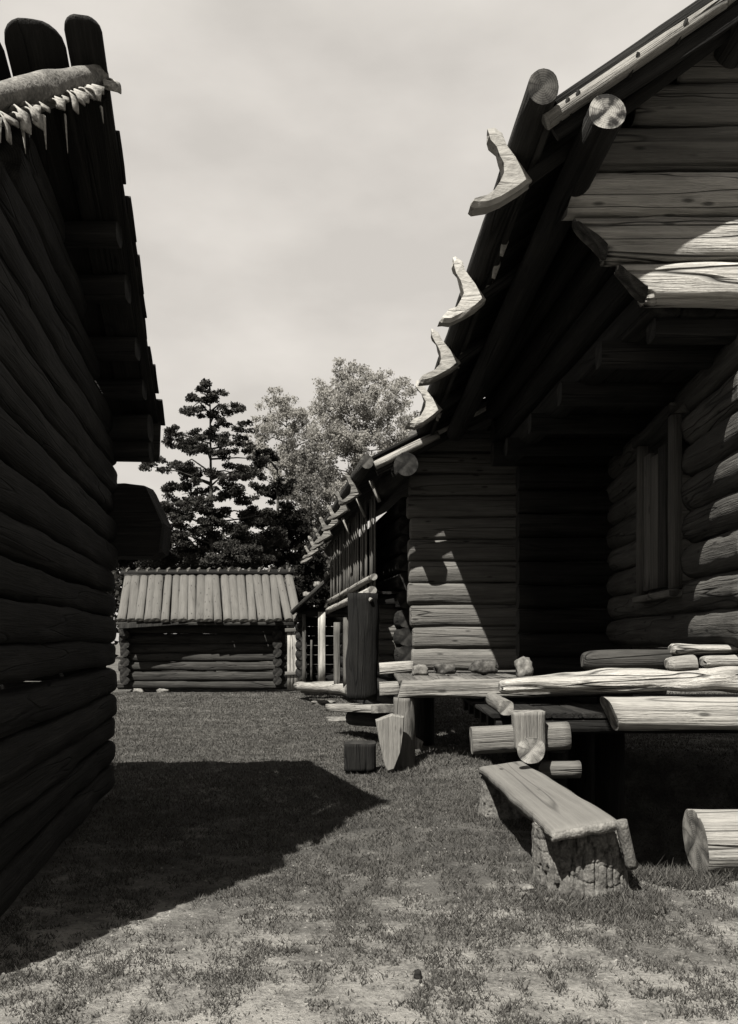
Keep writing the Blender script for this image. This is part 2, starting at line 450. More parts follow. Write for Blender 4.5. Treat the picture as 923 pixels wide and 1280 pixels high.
# ------------------------------------------------------------------ left building: gable side on the passage
A = thing('log_storehouse', 'tall dark log storehouse at the left edge, its unlit gable along the passage', 'storehouse', (-2.3, 7, 0))
def lw(y, off=0.0):          # gable wall line, off = out towards the passage
    return -1.366 - .15 * y + off
E_ = Vector((-2.16, 9.0, 3.89)); R_ = Vector((-1.65, 5.6, 5.11)); C_ = Vector((-1.92, 4.28, 4.06))
def roofA(y):                # underside height of the roof above the gable wall
    return 5.11 - (y - 5.6) * .359 if y >= 5.6 else 5.11 - (5.6 - y) * .80
z = .22
k = 0
while z < 4.9:
    r = random.uniform(.112, .150)
    yn, yf = 3.95, 9.0 + .05 * random.uniform(-1, 1)
    top = z + r
    if top > roofA(yf) - .10: yf = 5.6 + (5.11 - .12 - top) / .359
    if top > roofA(yn) - .12: yn = 5.6 - (5.11 - .14 - top) / .80
    if yf - yn > .5:
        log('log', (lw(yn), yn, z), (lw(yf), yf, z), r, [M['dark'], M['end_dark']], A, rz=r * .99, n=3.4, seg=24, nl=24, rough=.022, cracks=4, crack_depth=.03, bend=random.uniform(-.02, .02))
    # far side wall log crossing at the far corner
    if z < 3.7:
        yb = 8.68
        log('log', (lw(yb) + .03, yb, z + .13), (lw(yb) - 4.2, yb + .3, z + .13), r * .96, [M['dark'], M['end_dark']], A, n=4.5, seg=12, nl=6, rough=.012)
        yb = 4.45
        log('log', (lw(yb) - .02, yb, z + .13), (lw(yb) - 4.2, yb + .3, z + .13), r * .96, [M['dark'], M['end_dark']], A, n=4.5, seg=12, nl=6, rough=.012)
    z += 2 * r * .985 + (.018 if k in (1, 4, 7, 10) else 0.0)
    k += 1
# purlins and plate log carried out under the verge
for yv, r in ((6.53, .085), (7.06, .10), (7.75, .095), (8.32, .09)):
    zz = roofA(yv) - .17
    log('purlin', (lw(yv) - 1.5, yv, zz), (lw(yv) + .49, yv, zz), r, [M['dark'], M['end_dark']], A, n=3, seg=12, nl=6, rough=.01)
for yv, zz, r in ((8.80, 3.72, .13), (8.9, 3.52, .11)):
    log('purlin', (lw(yv) - 1.5, yv, zz), (lw(yv) + .50, yv, zz), r, [M['dark'], M['end_dark']], A, n=2.8, seg=14, nl=6, rough=.012)
# far roof slope: split boards from the ridge down to the far eave, a few run on above the ridge with rounded ends
nrm = Vector((0, .359, 1)).normalized()
off = 0.0
widths = [.215, .36, .30, .28, .26, .3, .3, .3, .3, .3, .3, .3, .3]
base = Vector((-1.66, 5.6, 5.16))
ridge_dir = Vector((-1, .04, -.06)).normalized()
slope = Vector((-.15, 1, -.359)).normalized()
for i, w in enumerate(widths):
    c = base + ridge_dir * (off + w / 2) + nrm * (.0 + .006 * (i % 2))
    off += w + .02
    up_len = .43 if i < 2 else random.uniform(.3, .45)
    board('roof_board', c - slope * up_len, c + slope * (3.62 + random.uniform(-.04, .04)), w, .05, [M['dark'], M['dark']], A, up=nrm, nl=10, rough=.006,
          round_end=(w * .45, 0), rmin=.12)
# under-boards and ragged bark along the far verge
for i in range(13):
    t0, t1 = i / 13, (i + 1) / 13 + .03
    p0, p1 = R_.lerp(E_, t0), R_.lerp(E_, t1)
    o = Vector((random.uniform(-.13, -.075), 0, random.uniform(-.02, .02)))
    board('bark_sheet', p0 + o, p1 + o - Vector((0, 0, .03)), random.uniform(.20, .30), .018, [M['dark'], M['dark']], A, up=nrm, nl=3, rough=.012)
board('verge_board', R_ + Vector((-.17, 0, -.05)), E_ + Vector((-.17, 0, -.05)), .34, .03, [M['dark'], M['dark']], A, up=nrm, nl=8, rough=.006)
# near slope, mossy verge log, curled birch bark and hanging strips
nslope = (C_ - R_)
nn = Vector((0, -.64, .77))
off = .05
for i in range(12):
    w = .3
    c = R_ + ridge_dir * (off + w / 2) + Vector((0, 0, .035))
    off += w + .012
    board('roof_board', c, c + Vector((-.24, -1.25, -1.01)), w, .05, [M['grey'], M['end_mid']], A, up=nn, nl=6, rough=.006)
log('verge_log', R_ + Vector((-.06, .0, .09)), R_ + nslope * .95 + Vector((-.05, 0, .13)), .078, [M['moss'], M['end_mid']], A, seg=18, nl=24, rough=.03, round_end=(.08, .05))
for i in range(24):
    t = .01 + i / 24 * .95 + random.uniform(-.012, .012)
    p = R_ + nslope * t
    if i in (3, 14): continue
    w = random.uniform(.04, .12); h = random.choice((.07, .10, .13, .2)) * random.uniform(.8, 1.2) * (1 + .4 * t)
    # a curled strip of bark: bent sheet hanging over the verge
    vs, fs = [], []
    tw = random.uniform(-.4, .4)
    for a in range(7):
        ang = -.5 + a / 6 * 2.1
        for sgn in (-.5, 0, .5):
            vs.append((.05 * math.sin(ang) + .03 * tw * sgn, sgn * w * (1 - .25 * a / 6), h * (.45 * math.cos(ang) - .35 + .02 * noise.noise(Vector((a, sgn * 3, i))))))
    for a in range(6):
        for s_ in range(2):
            q = a * 3 + s_; fs.append((q, q + 1, q + 4, q + 3))
    me = bpy.data.meshes.new('bark_strip'); me.from_pydata(vs, [], fs); smooth(me)
    o = link('bark_strip', me, M['birch'], A, p + Vector((.03, 0, .03)), Quaternion((0, 0, 1), random.uniform(-1.3, .1)))
    md = o.modifiers.new('thick', 'SOLIDIFY'); md.thickness = .008
for (px, py, Y, ln) in ((54, 152, 4.75, .15), (81, 150, 5.05, .19), (126, 140, 5.5, .07), (28, 168, 4.6, .1)):
    p = P(px, py, Y)
    log('bark_strip', p + Vector((0, 0, .03)), p - Vector((-.015, .0, ln)), .019, [M['birch'], M['birch']], A, seg=8, nl=5, taper=.18, rz=.008, up=Vector((1, 0, 0)), rough=.004)
board('eave_board', (E_.x - .55, 9.04, 3.66), (E_.x + .01, 9.04, 3.64), .05, .42, [M['dark'], M['end_dark']], A, nl=6, rough=.015)
# low pent roof on the far side, seen past the corner
pr_ = [(0, 0), (.06, .05), (.22, .06), (.42, .03), (.46, .01), (.62, -.36), (.58, -.66), (.50, -.70), (0, -.70)]
prism('pent_roof', pr_, 0, .4, M['dark'], A, rough=.03, loc=Vector((-2.74, 9.05, 3.16)), bevel=.995)

# ------------------------------------------------------------------ right building 1 (near loft)
B = thing('log_loft', 'near log loft at right with crook hooks along its eave and sunlit overhanging gable logs', 'loft house', (3.2, 8, 0))
G1, V1 = 6.6, 6.0
def b1(x, y):                # lateral drift of the building axis
    return x - .066 * (y - G1)
def eave(y):                 # eave log centre
    t = (y - 5.85) / (12.55 - 5.85)
    p0, p1 = P(677, 112, 5.85), P(529, 534, 12.55)
    return p0.lerp(p1, t)
ev0, ev1 = eave(5.82), eave(12.6)
log('eave_log', ev0, ev1, .105, [M['brown'], M['end_mid']], B, seg=20, nl=30, rough=.012, cracks=3, cut=(-.03, 0), n=2.2)
PITCH = .67
def roof1(x, y):             # underside of the roof
    e = eave(y)
    return e.z - .02 + PITCH * (x - (e.x + .12))
RX = 3.9                     # ridge
# roof boards run from the eave up to the ridge
y = V1 + .02
i = 0
while y < 12.8:
    w = random.uniform(.2, .3)
    yc = y + w / 2
    e = eave(yc)
    x0 = e.x + .10 + random.uniform(-.02, .03)
    p0 = Vector((x0, yc, roof1(x0, yc) + .04)); p1 = Vector((RX, yc, roof1(RX, yc) + .04))
    jz = Vector((0, 0, .016 * (i % 2)))
    board('roof_board', p0 + jz, p1 + jz, w * 1.08, .05, [M['dark'], M['end_dark']], B, up=Vector((-PITCH, 0, 1)), nl=8, rough=.008)
    q1 = Vector((2 * RX - x0, yc, p0.z))
    board('roof_board', p1, q1, w * .98, .05, [M['brown'], M['end_mid']], B, up=Vector((PITCH, 0, 1)), nl=3)
    y += w; i += 1
# verge: a peeled pole over the ragged roof edge, with a darker board above
def vg(px, py): return P(px, py, V1 - .03)
log('verge_pole', vg(682, 153), vg(905, 2), .053, [M['silver'], M['end']], B, seg=16, nl=16, rough=.008, taper=.85, cracks=2, crack_depth=.008)
log('verge_pole', vg(905, 2), Vector((RX, V1 - .03, roof1(RX, V1) + .13)), .042, [M['silver'], M['end']], B, seg=12, nl=6)
board('verge_board', P(694, 130, V1 - .02), P(915, -20, V1 - .02), .06, .07, [M['dark'], M['end_dark']], B, nl=10, rough=.01)
board('bargeboard', P(690, 163, V1 + .02), P(930, 4, V1 + .02), .04, .17, [M['dark'], M['end_dark']], B, nl=8, rough=.01)
for (px, py) in ((703, 140), (716, 131), (790, 84), (850, 42)):
    log('binding', vg(px - 4, py + 13), vg(px + 5, py - 12) + Vector((0, -.055, 0)), .012, [M['dark'], M['dark']], B, seg=8, nl=3)
# round purlin end
pc = P(759, 139, V1 - .14)
log('purlin', pc, Vector((b1(pc.x, 12.3), 12.3, pc.z - .62)), .125, [M['dark'], M['end_spot']], B, seg=24, nl=14, rough=.012, cracks=3, end_rough=.006)
pu2 = Vector((2.75, V1 + .1, roof1(2.75, V1) - .17))
log('purlin', pu2, Vector((b1(2.75, 12.3), 12.3, pu2.z - .55)), .125, [M['brown'], M['end']], B, seg=16, nl=8, rough=.012)
# gable logs, stepping out to the left towards the top (corbelled corner)
sc1 = G1 / F
rows = [(375, 323, 800, .15), (323, 263, 748, .165), (263, 206, 718, -.05), (206, 151, 735, .0), (151, 96, 795, .0), (96, 40, 850, 0), (40, -16, 900, 0), (-16, -72, 960, 0)]
for (yb, yt, xl, cut) in rows:
    zc = EYE + (HY - (yb + yt) / 2) * sc1
    h = (yb - yt) * sc1
    x0 = (xl - CX) * sc1
    up_c = roof1(x0 + h * .5, G1) 
    sect = superellipse(.13, h * .475, 2.9, 48); gm = M['silver'] if yb > 210 else M['grey']  # upper rows darker: the roof's shade is put into their wood colour
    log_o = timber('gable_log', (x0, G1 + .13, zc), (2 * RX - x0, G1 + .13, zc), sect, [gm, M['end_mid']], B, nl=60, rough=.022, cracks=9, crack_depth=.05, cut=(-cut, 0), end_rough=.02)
# lower hidden courses of the overhanging storey side wall and its floor beams
for kx in range(6):
    zc = 4.30 + .30 * kx
    x0 = 2.22 - .10 * kx if kx < 4 else 1.9
    e = roof1(b1(x0, 12), 12)
    log('wall_log', (b1(x0, G1 + .3) + .12, G1 + .3, zc), (b1(x0, 12.2) + .12, 12.2, min(zc, zc - .1)), .15, [M['dark'], M['end_dark']], B, n=2.8, seg=14, nl=10, rough=.012)
log('floor_beam', (2.25, G1 + .42, 4.06), (6.0, G1 + .42, 4.06), .12, [M['dark'], M['end_dark']], B, n=4, seg=16, rz=.085, nl=6, rough=.008)
for yy in (7.6, 8.8, 10.0, 11.2):
    log('floor_beam', (b1(2.05, yy), yy, 4.06), (6.0, yy, 4.06), .11, [M['dark'], M['end_dark']], B, n=3.6, seg=12, nl=4)
for kx in range(14):
    xx = 2.32 + kx * .27
    board('floor_board', (xx, G1 + .3, 4.17), (xx - .35, 12.2, 4.17), .26, .04, [M['dark'], M['dark']], B, nl=2)
# lower storey: log wall facing the passage, recessed under the overhang
def w1(y): return 2.93 + .075 * (y - 7.2)
z = 1.69; kk = 0
while z < 4.0:
    r = [.172, .165, .175, .16, .17, .165, .17, .16][kk % 8]
    segs = [(6.82 + random.uniform(-.05, .05), 12.2)]
    if 2.25 < z < 3.75: segs = [(segs[0][0], 8.42), (9.95, 12.2)]
    for a, c in segs:
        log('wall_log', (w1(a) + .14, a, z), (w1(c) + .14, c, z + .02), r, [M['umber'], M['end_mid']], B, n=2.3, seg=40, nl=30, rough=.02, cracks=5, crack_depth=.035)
    z += 2 * r * .95; kk += 1
# back wall of the recess and the front return wall out of frame
for kx in range(11):
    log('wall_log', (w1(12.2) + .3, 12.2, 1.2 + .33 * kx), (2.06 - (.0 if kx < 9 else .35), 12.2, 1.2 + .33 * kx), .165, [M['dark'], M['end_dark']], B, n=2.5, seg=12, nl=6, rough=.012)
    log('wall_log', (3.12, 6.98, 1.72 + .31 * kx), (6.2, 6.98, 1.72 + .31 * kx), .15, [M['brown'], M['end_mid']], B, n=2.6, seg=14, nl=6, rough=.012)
# shuttered window: jambs, leaf boards and a dark slot
win = thing('window', '', '', (w1(9.2), 9.2, 2.9)); del win['label']; del win['category']
win.location = Vector((0, 0, 0)); win.parent = B; win.location = -B.location
def wb(name, ya, wd, z0, z1, t, mat, out):
    o = board(name, (w1(ya) - out, ya, z0), (w1(ya) - out, ya, z1), wd, t, [mat, M['end_mid']], None, up=Vector((-1, 0, 0)), nl=8, rough=.006)
    o.parent = win; return o
wb('frame', 8.50, .13, 2.1, 3.78, .10, M['umber'], .07)
wb('frame', 9.86, .12, 2.08, 3.76, .10, M['umber'], .07)
wb('shutter_board', 9.62, .24, 2.14, 3.62, .05, M['grey'], .05)
wb('shutter_board', 9.34, .26, 2.14, 3.55, .05, M['grey'], .045)
wb('shutter_board', 9.07, .24, 2.14, 3.60, .05, M['brown'], .03)
wb('shutter_board', 8.75, .20, 2.14, 3.70, .05, M['brown'], .0)
o = board('sill', (w1(8.4) - .05, 8.4, 2.05), (w1(9.98) - .05, 9.98, 2.05), .2, .07, [M['grey'], M['end_mid']], None, nl=4); o.parent = win
o = board('lintel', (w1(8.4) - .05, 8.4, 3.82), (w1(9.98) - .05, 9.98, 3.82), .2, .10, [M['brown'], M['end_mid']], None, nl=4); o.parent = win

# crook hooks that carry the eave log
HOOK = [(.075, -.29), (-.01, -.355), (-.15, -.45), (-.25, -.49), (-.33, -.505), (-.36, -.485), (-.35, -.465), (-.27, -.425), (-.2, -.375), (-.145, -.31), (-.125, -.245), (-.13, -.17),
        (-.15, -.10), (-.185, -.03), (-.225, .035), (-.235, .085), (-.20, .095), (-.15, .045), (-.10, -.03), (-.035, -.13), (.02, -.21)]
def hook(y, parent, c, s, dx=0.0, mat='peeled'):
    bx, bz = random.uniform(-.10, .10), random.uniform(-.12, .12)       # every crook grew its own way
    pts = [((x - .015 + bx * (z + .2) ** 2 * 2.2) * s * random.uniform(.95, 1.05), (z + bz * (x + .15) ** 2 * 4) * s * random.uniform(.97, 1.03)) for x, z in HOOK]
    o = prism('hook', pts, -.075 * s, .075 * s, M[mat], parent, rough=.022, loc=c + Vector((dx, 0, 0)), bevel=.86)
    # an arm runs from the crook up under the roof boards to the first purlin
    return o
for yh, s in ((6.4, 1.0), (8.17, 1.05), (9.65, 1.02), (11.1, 1.02)):
    c = eave(yh)
    hook(yh, B, c, s)
    log('hook_arm', c + Vector((.02, 0, -.27)), Vector((c.x + 1.5, yh, roof1(c.x + 1.5, yh) - .08)), .05, [M['dark'], M['end_dark']], B, seg=10, nl=4)
# bark edges peeping out under the eave
for (yh, dz, ln) in ((7.55, -.10, .2), (7.9, -.12, .14), (8.25, -.12, .16), (9.75, -.12, .2), (9.95, -.1, .1), (11.5, -.12, .22), (11.7, -.1, .16)):
    c = eave(yh) + Vector((.10, 0, dz))
    prism('bark_strip', [(-.03, -.09), (.0, -.10), (.045, .02), (.05, .08), (.02, .07), (-.02, -.01)], -.012, .012 + ln * .1, M['birch'], B, rough=.01, loc=c)
board('eave_board', eave(V1 + .02) + Vector((.10, 0, -.05)), eave(12.5) + Vector((.12, 0, -.06)), .05, .12, [M['brown'], M['end_mid']], B, nl=12, rough=.008)

# sill beam, log on it, packing stones, sleeper under it, added low floor
S1 = 7.1
timber('sill_beam', P(624, 859, S1), P(1080, 845, S1), superellipse(.085, .06, 2.8, 44), [M['silver'], M['end']], B, nl=80, rough=.038, cracks=6, crack_depth=.03, taper=2.3, bend=.015, round_end=(.07, 0))
log('rest_log', P(727, 826, S1 + .16), P(1100, 822, S1 + .16), .088, [M['brown'], M['end_mid']], B, seg=24, nl=24, rough=.012, cracks=3, round_end=(.12, 0))
for (xa, xb, ya, yb_, yo, r, rz) in ((838, 1100, 812, 809, .10, .10, .036), (833, 868, 829, 828, .0, .07, .05), (876, 1100, 828, 824, .0, .08, .052)):
    timber('packing_slab', P(xa, ya, S1 + yo), P(xb, yb_, S1 + yo), superellipse(r, rz, 2.6, 30), [M['silver'], M['end']], B, nl=50, rough=.035, cracks=3, crack_depth=.03, round_end=(.05, 0))
log('sleeper_log', P(762, 892, S1 - .04), P(1100, 892, S1 - .04), .15, [M['bleached'], M['end']], B, seg=30, nl=24, rough=.016, cracks=4, cut=(-.05, 0), n=3.0, rz=.135, end_rough=.02)
for kx in range(6):  # low dark floor, added to keep the hollow beneath it in shade
    yy = 9.5 + kx * .62
    log('floor_beam', (1.36, yy, .68), (6.2, yy, .68), .09, [M['dark'], M['end_dark']], B, seg=12, n=3, nl=4)
for kx in range(15):
    xx = 1.46 + .33 * kx
    board('floor_board', (xx, 9.4, .79), (xx, 12.75, .79), .325, .05, [M['dark'], M['dark']], B, nl=2)
for xx in (3.4, 5.6):
    log('foundation_post', (xx, 7.0, -1.5), (xx, 7.0, .9), .2, [M['brown'], M['end_mid']], B, seg=14, nl=4, rough=.01)
for yy in (10.6, 12.0):
    for xx in (2.9, 5.4):
        log('foundation_post', (xx, yy, -1.5), (xx, yy, .6), .18, [M['dark'], M['end_dark']], B, seg=12, nl=3)
# log crib under the left edge of the floor
K = 9.0
log('crib_log', P(589, 926, K), P(704, 919, K) + Vector((.05, .0, 0)), .135, [M['timber'], M['end']], B, seg=20, nl=12, rough=.01, n=2.8, rz=.14, cracks=2)
log('crib_log', P(664, 938, K - .34), P(672, 930, K + 3), .135, [M['silver'], M['end']], B, seg=24, nl=8, rough=.01, cracks=2)
timber('crib_block', P(661, 936, K - .12) , P(660, 889, K - .12), superellipse(.155, .14, 4, 24), [M['timber'], M['end']], B, up=Vector((0, -1, 0)), nl=10, rough=.02, taper=1.06)
log('crib_log', P(655, 962, K), P(700, 962, K) + Vector((.2, 0, 0)), .09, [M['grey'], M['end_mid']], B, seg=14, nl=6, rough=.01)
log('crib_log', P(633, 885, K + .3), P(633, 885, K + .3) + Vector((.05, 1.6, .0)), .075, [M['timber'], M['end']], B, seg=14, nl=6, rough=.01, n=3.5)
log('foundation_post', P(697, 1085, K + .2), P(697, 940, K + .2), .09, [M['dark'], M['end_dark']], B, seg=14, nl=6, rough=.01)
log('foundation_post', P(662, 1010, K), P(662, 950, K), .12, [M['dark'], M['end_dark']], B, seg=14, nl=4, rough=.01)

# ------------------------------------------------------------------ right building 2
D = thing('log_loft', 'second log loft beyond the first, with crescent hooks and a vertical boarded gallery', 'loft house', (1.8, 17, 0))
V2, G2 = 12.62, 13.42
def d2(x, y): return x - .134 * (y - V2)
# gable wall with uneven left ends, on a platform
zc = 1.30; kk = 0
for kk in range(11):
    h = .334
    xl = [.66, .65, .63, .60, .60, .60, .62, .58, .6, .62, .6][kk] + random.uniform(-.015, .015)
    timber('gable_log', (xl, G2 + .13, zc), (5.2, G2 + .13, zc + .02), superellipse(.13, h * .515, 3.2, 24), [M['grey'], M['end_mid']], D, nl=24, rough=.016, cracks=4, crack_depth=.03, round_end=(.04, 0))
    zc += h
# roof boards, verge poles, purlins
P2 = .516
def roof2(x, y):
    e = Vector((.02 - .134 * (y - V2), y, 4.10))
    return e.z + .02 + P2 * (x - e.x)
y = V2
while y < 25:
    w = .32
    yc = y + w / 2
    x0 = d2(.06, yc); xr = d2(2.7, yc)
    p0 = Vector((x0, yc, roof2(x0, yc) + .05)); p1 = Vector((xr, yc, roof2(xr, yc) + .05))
    i += 1; jz = Vector((0, 0, .016 * (i % 2)))
    board('roof_board', p0 + jz, p1 + jz, w * 1.08, .05, [M['dark'], M['end_mid']], D, up=Vector((-P2, 0, 1)), nl=3)
    board('roof_board', p1, Vector((2 * xr - x0, yc, p0.z)), w * .97, .05, [M['brown'], M['end_mid']], D, up=Vector((P2, 0, 1)), nl=2)
    y += w
log('verge_pole', P(468, 582, V2 - .05), P(548, 543, V2 - .05), .062, [M['silver'], M['end']], D, seg=14, nl=8, rough=.008)
log('verge_pole', P(540, 545, V2 - .07), P(740, 441, V2 - .07), .036, [M['silver'], M['end']], D, seg=12, nl=8, rough=.006)
board('verge_board', P(470, 590, V2 - .01), P(740, 450, V2 - .01), .05, .12, [M['brown'], M['end_mid']], D, nl=6)
pc = P(508, 580, V2 - .14)
log('purlin', pc, Vector((d2(pc.x, 24.6), 24.6, pc.z)), .168, [M['brown'], M['end_dark']], D, seg=22, nl=6, rough=.008)
e0, e1 = Vector((-.03, V2 - .15, 4.13)), Vector((d2(-.03, 25), 25, 4.13))
log('eave_log', e0, e1, .10, [M['brown'], M['end_mid']], D, seg=14, nl=14, rough=.01)
for yh in (13.6, 15.2, 16.8, 18.5, 20.3, 21.9, 24.0):
    c = Vector((d2(-.03, yh), yh, 4.10))
    hook(yh, D, c, random.uniform(.8, 1.0), mat='timber')
for yh in (13.5, 15.2, 17.6):
    c = Vector((d2(.14, yh), yh, 4.02))
    board('bracket', c + Vector((0, 0, .02)), c + Vector((.14, 0, -.30)), .13, .05, [M['silver'], M['end']], D, up=Vector((-1, 0, 0)), nl=3, rough=.01)
# gallery of vertical boards
def gal(y): return .11 - .134 * (y - 14.3)
y = 14.3; i = 0
while y < 22.4:
    w = random.uniform(.26, .36)
    yc = y + w / 2
    t = random.uniform(-.015, .015)
    board('gallery_board', (gal(yc) + t, yc, 2.45), (gal(yc) + t, yc, 3.98), w * .96, .035, [M['grey'], M['end_mid']], D, up=Vector((-1, 0, 0)), nl=3, rough=.006)
    y += w
for zz, oo, r in ((2.62, .05, .06), (2.40, .07, .07)):
    log('gallery_rail', (gal(14.15) - oo, 14.15, zz), (gal(22.4) - oo, 22.4, zz - .05), r, [M['silver'], M['end']], D, seg=12, nl=8, rough=.012)
for yy in (14.5, 16.5, 18.5, 20.5, 22.2):
    log('floor_beam', (gal(yy) - .05, yy, 2.26), (gal(yy) + 2, yy, 2.26), .09, [M['dark'], M['end_dark']], D, seg=10, n=3, nl=2)
for k in range(5):
    board('floor_board', (gal(14.3) + .12 + k * .3, 14.35, 2.37), (gal(22.4) + .12 + k * .3, 22.4, 2.37), .29, .04, [M['dark'], M['dark']], D, nl=2)
# dark inner side wall and short cross wall by the pillar
for k in range(11):
    zc = .75 + .3 * k
    log('wall_log', (d2(.82, 14.15), 14.15, zc), (d2(.78, 24.8), 24.8, zc), .15, [M['dark'], M['end_dark']], D, seg=12, n=2.6, nl=6, rough=.01)
for k in range(5):
    zc = 1.20 + .27 * k
    log('wall_log', (.13 + random.uniform(-.01, .02), 14.75, zc), (.75, 14.75, zc), .135, [M['grey'], M['end_mid']], D, seg=18, n=3, nl=8, rough=.012, cracks=2)
log('pillar', P(452, 874, 14.1), P(453, 742, 14.1), .245, [M['near_black'], M['end_dark']], D, seg=28, nl=16, rough=.03, cracks=5, up=Vector((0, -1, 0)))
log('bracket', P(450, 742, 14.0), P(464, 751, 13.9), .04, [M['silver'], M['end']], D, seg=10, nl=3)
for (px, Y, r, yt, yb) in ((421, 19.8, .075, 778, 862), (433, 18.6, .075, 772, 858)):
    log('post', P(px, yb, Y), P(px, yt, Y), r, [M['grey'], M['end_mid']], D, seg=12, nl=6, rough=.01, n=4)
# platform in front of the gable
S2 = 10.8
timber('sill_beam', P(500, 862, S2), P(830, 857, S2), superellipse(.12, .112, 3.6, 36), [M['timber'], M['end']], D, nl=40, rough=.022, cracks=5, crack_depth=.035, cut=(.03, 0))
for k in range(12):
    xx = .5 + k * .25
    board('floor_board', (xx, 10.95, 1.07), (xx, 13.95, 1.07), .245, .05, [M['grey'], M['end_mid']], D, nl=3, rough=.006)
for kx in range(3):
    yy = 11.4 + kx * .8
    log('floor_beam', (.5, yy, .95), (3.4, yy, .95), .09, [M['dark'], M['end_dark']], D, seg=10, nl=3)
for i, (px, py, w, h) in enumerate(((556, 836, .20, .10), (604, 834, .24, .12), (525, 838, .14, .1), (655, 836, .13, .17))):
    rock('packing_stone', P(px, py, 12.6 if i < 3 else 11.2), (w, .16, h), M['stone_dark'] if i < 2 else M['stone'], D, seed=20 + i, flat=.6)
log('foundation_post', P(503, 966, S2 + .02), P(505, 872, S2 + .02), .165, [M['grey'], M['end_mid']], D, seg=28, nl=20, rough=.04, cracks=6, crack_depth=.04, taper=.8, up=Vector((0, -1, 0)))
for (xx, yy) in ((3.0, 11.0), (.85, 13.4), (3.2, 13.4), (.6, 18), (-.3, 24)):
    log('foundation_post', (xx, yy, -1.5 if xx > 2 else -.05), (xx, yy, .92), .15, [M['dark'], M['end_dark']], D, seg=12, nl=3)
for k in range(3):
    log('foundation_log', (.85, 13.6, .2 + .28 * k), (d2(.85, 24.5), 24.5, .2 + .28 * k), .14, [M['dark'], M['end_dark']], D, seg=10, nl=4)
# planks and low sill along the foot of the gallery
board('step_plank', P(474, 861, 11.6), P(499, 860, 11.6), .3, .17, [M['silver'], M['end']], D, nl=6, rough=.01)
board('step_plank', P(474, 836, 13.6), P(516, 833, 13.6), .4, .17, [M['silver'], M['end']], D, nl=6, rough=.01)
board('sill_plank', P(424, 884, 15.0), P(482, 886, 13.4), .5, .12, [M['silver'], M['end']], D, nl=8, rough=.012)
log('sill_log', P(440, 897, 14.4), P(480, 899, 13.6), .13, [M['brown'], M['end_mid']], D, seg=12, nl=4)
log('sill_log', P(372, 858, 24.0), P(438, 862, 18.5), .12, [M['silver'], M['end']], D, seg=12, nl=10, rough=.03)

# ------------------------------------------------------------------ small shed between loft and barn
S = thing('log_shed', 'small dark shed with pale corner posts between the second loft and the barn', 'shed', (-1.4, 24.5, 0))
Ys = 24.2
for (px, w, yt, yb) in ((402, .20, 765, 852), (380, .10, 768, 856), (389, .05, 800, 850)):
    board('post', P(px, yb, Ys), P(px, yt, Ys), w, .16, [M['silver'] if w > .15 else M['grey'], M['end_mid']], S, up=Vector((0, -1, 0)), nl=4, rough=.008)
pA, pB = P(368, 762, Ys - .3), P(422, 712, Ys - .3)
rd = (pB - pA).normalized()
for k in range(8):
    oy = Vector((-.03 * k, .31 * k, 0))
    board('roof_board', pA + oy - rd * random.uniform(0, .12), pB + oy + rd * .9, .30, .09, [M['brown'], M['end']], S, up=Vector((0, 0, 1)), nl=3, rough=.01)
for k in range(3):
    c = pA.lerp(pB, .28 + .25 * k)
    rock('roof_stone', c + Vector((0, .0, .1)), (.13, .12, .10), M['stone'], S, seed=40 + k)
for k in range(8):
    zc = .5 + .27 * k
    log('wall_log', (-1.92 + .05, Ys + .9, zc), (-.2, Ys + .9, zc), .135, [M['dark'], M['end_dark']], S, seg=10, n=2.6, nl=4)
    log('wall_log', (-1.85, Ys + .3, zc + .13), (-2.1, Ys + 2.3, zc + .13), .13, [M['dark'], M['end_dark']], S, seg=10, n=2.6, nl=4)
log('sill_log', P(376, 860, Ys - .1), P(430, 858, Ys - .1), .15, [M['silver'], M['end']], S, seg=12, nl=8, rough=.03)
log('lintel', P(374, 768, Ys + .05), P(425, 764, Ys + .05), .1, [M['dark'], M['end_dark']], S, seg=10, n=3, nl=3)

# ------------------------------------------------------------------ barn across the yard
Bn = thing('log_barn', 'low log barn across the yard under a pale roof of half round slats', 'barn', (-5, 28, 0))
YB = 27.0
zc = .22
for k in range(7):
    r = random.uniform(.135, .16)
    log('log', (-7.62 + random.uniform(-.08, .05), YB, zc), (-2.52 + random.uniform(-.05, .08), YB, zc), r, [M['brown'], M['end_mid']], Bn, seg=16, nl=16, rough=.025, n=2.4, cracks=2)
    for xx in (-7.42, -2.78):
        log('log', (xx, YB - .32 + random.uniform(-.05, .05), zc + .14), (xx, YB + 4.2, zc + .14), r * .95, [M['brown'], M['end_dark']], Bn, seg=12, nl=4, rough=.012)
    zc += 2 * r * .97
re, rr_ = P(148, 776, YB - .7).z, 3.72
ye, yr = YB - .7, YB + 2.1
nb = 21
for k in range(nb):
    t = (k + .5) / nb
    xa = -7.52 + t * 5.5; xb = -8.12 + t * 5.56
    xa += random.uniform(-.045, .045); xb += random.uniform(-.04, .04)
    w = 5.5 / nb * random.uniform(.86, 1.08)
    sect = [(w * .53 * math.cos(a), .07 * math.sin(a) + random.uniform(0, .01)) for a in np.linspace(0, math.pi, 9)] + [(-w * .5, -.03), (w * .5, -.03)]
    timber('roof_slat', (xa, ye + random.uniform(-.10, .08), re + random.uniform(-.02, .015)), (xb + .02, yr, rr_), sect, [M['pale'], M['end']], Bn, up=Vector((0, -.5, 1)), nl=8, rough=.012)
board('roof_board', (-4.8, ye + .12, re - .06), (-5.3, yr, rr_ - .06), 5.25, .03, [M['dark'], M['dark']], Bn, up=Vector((0, -.5, 1)), nl=2)
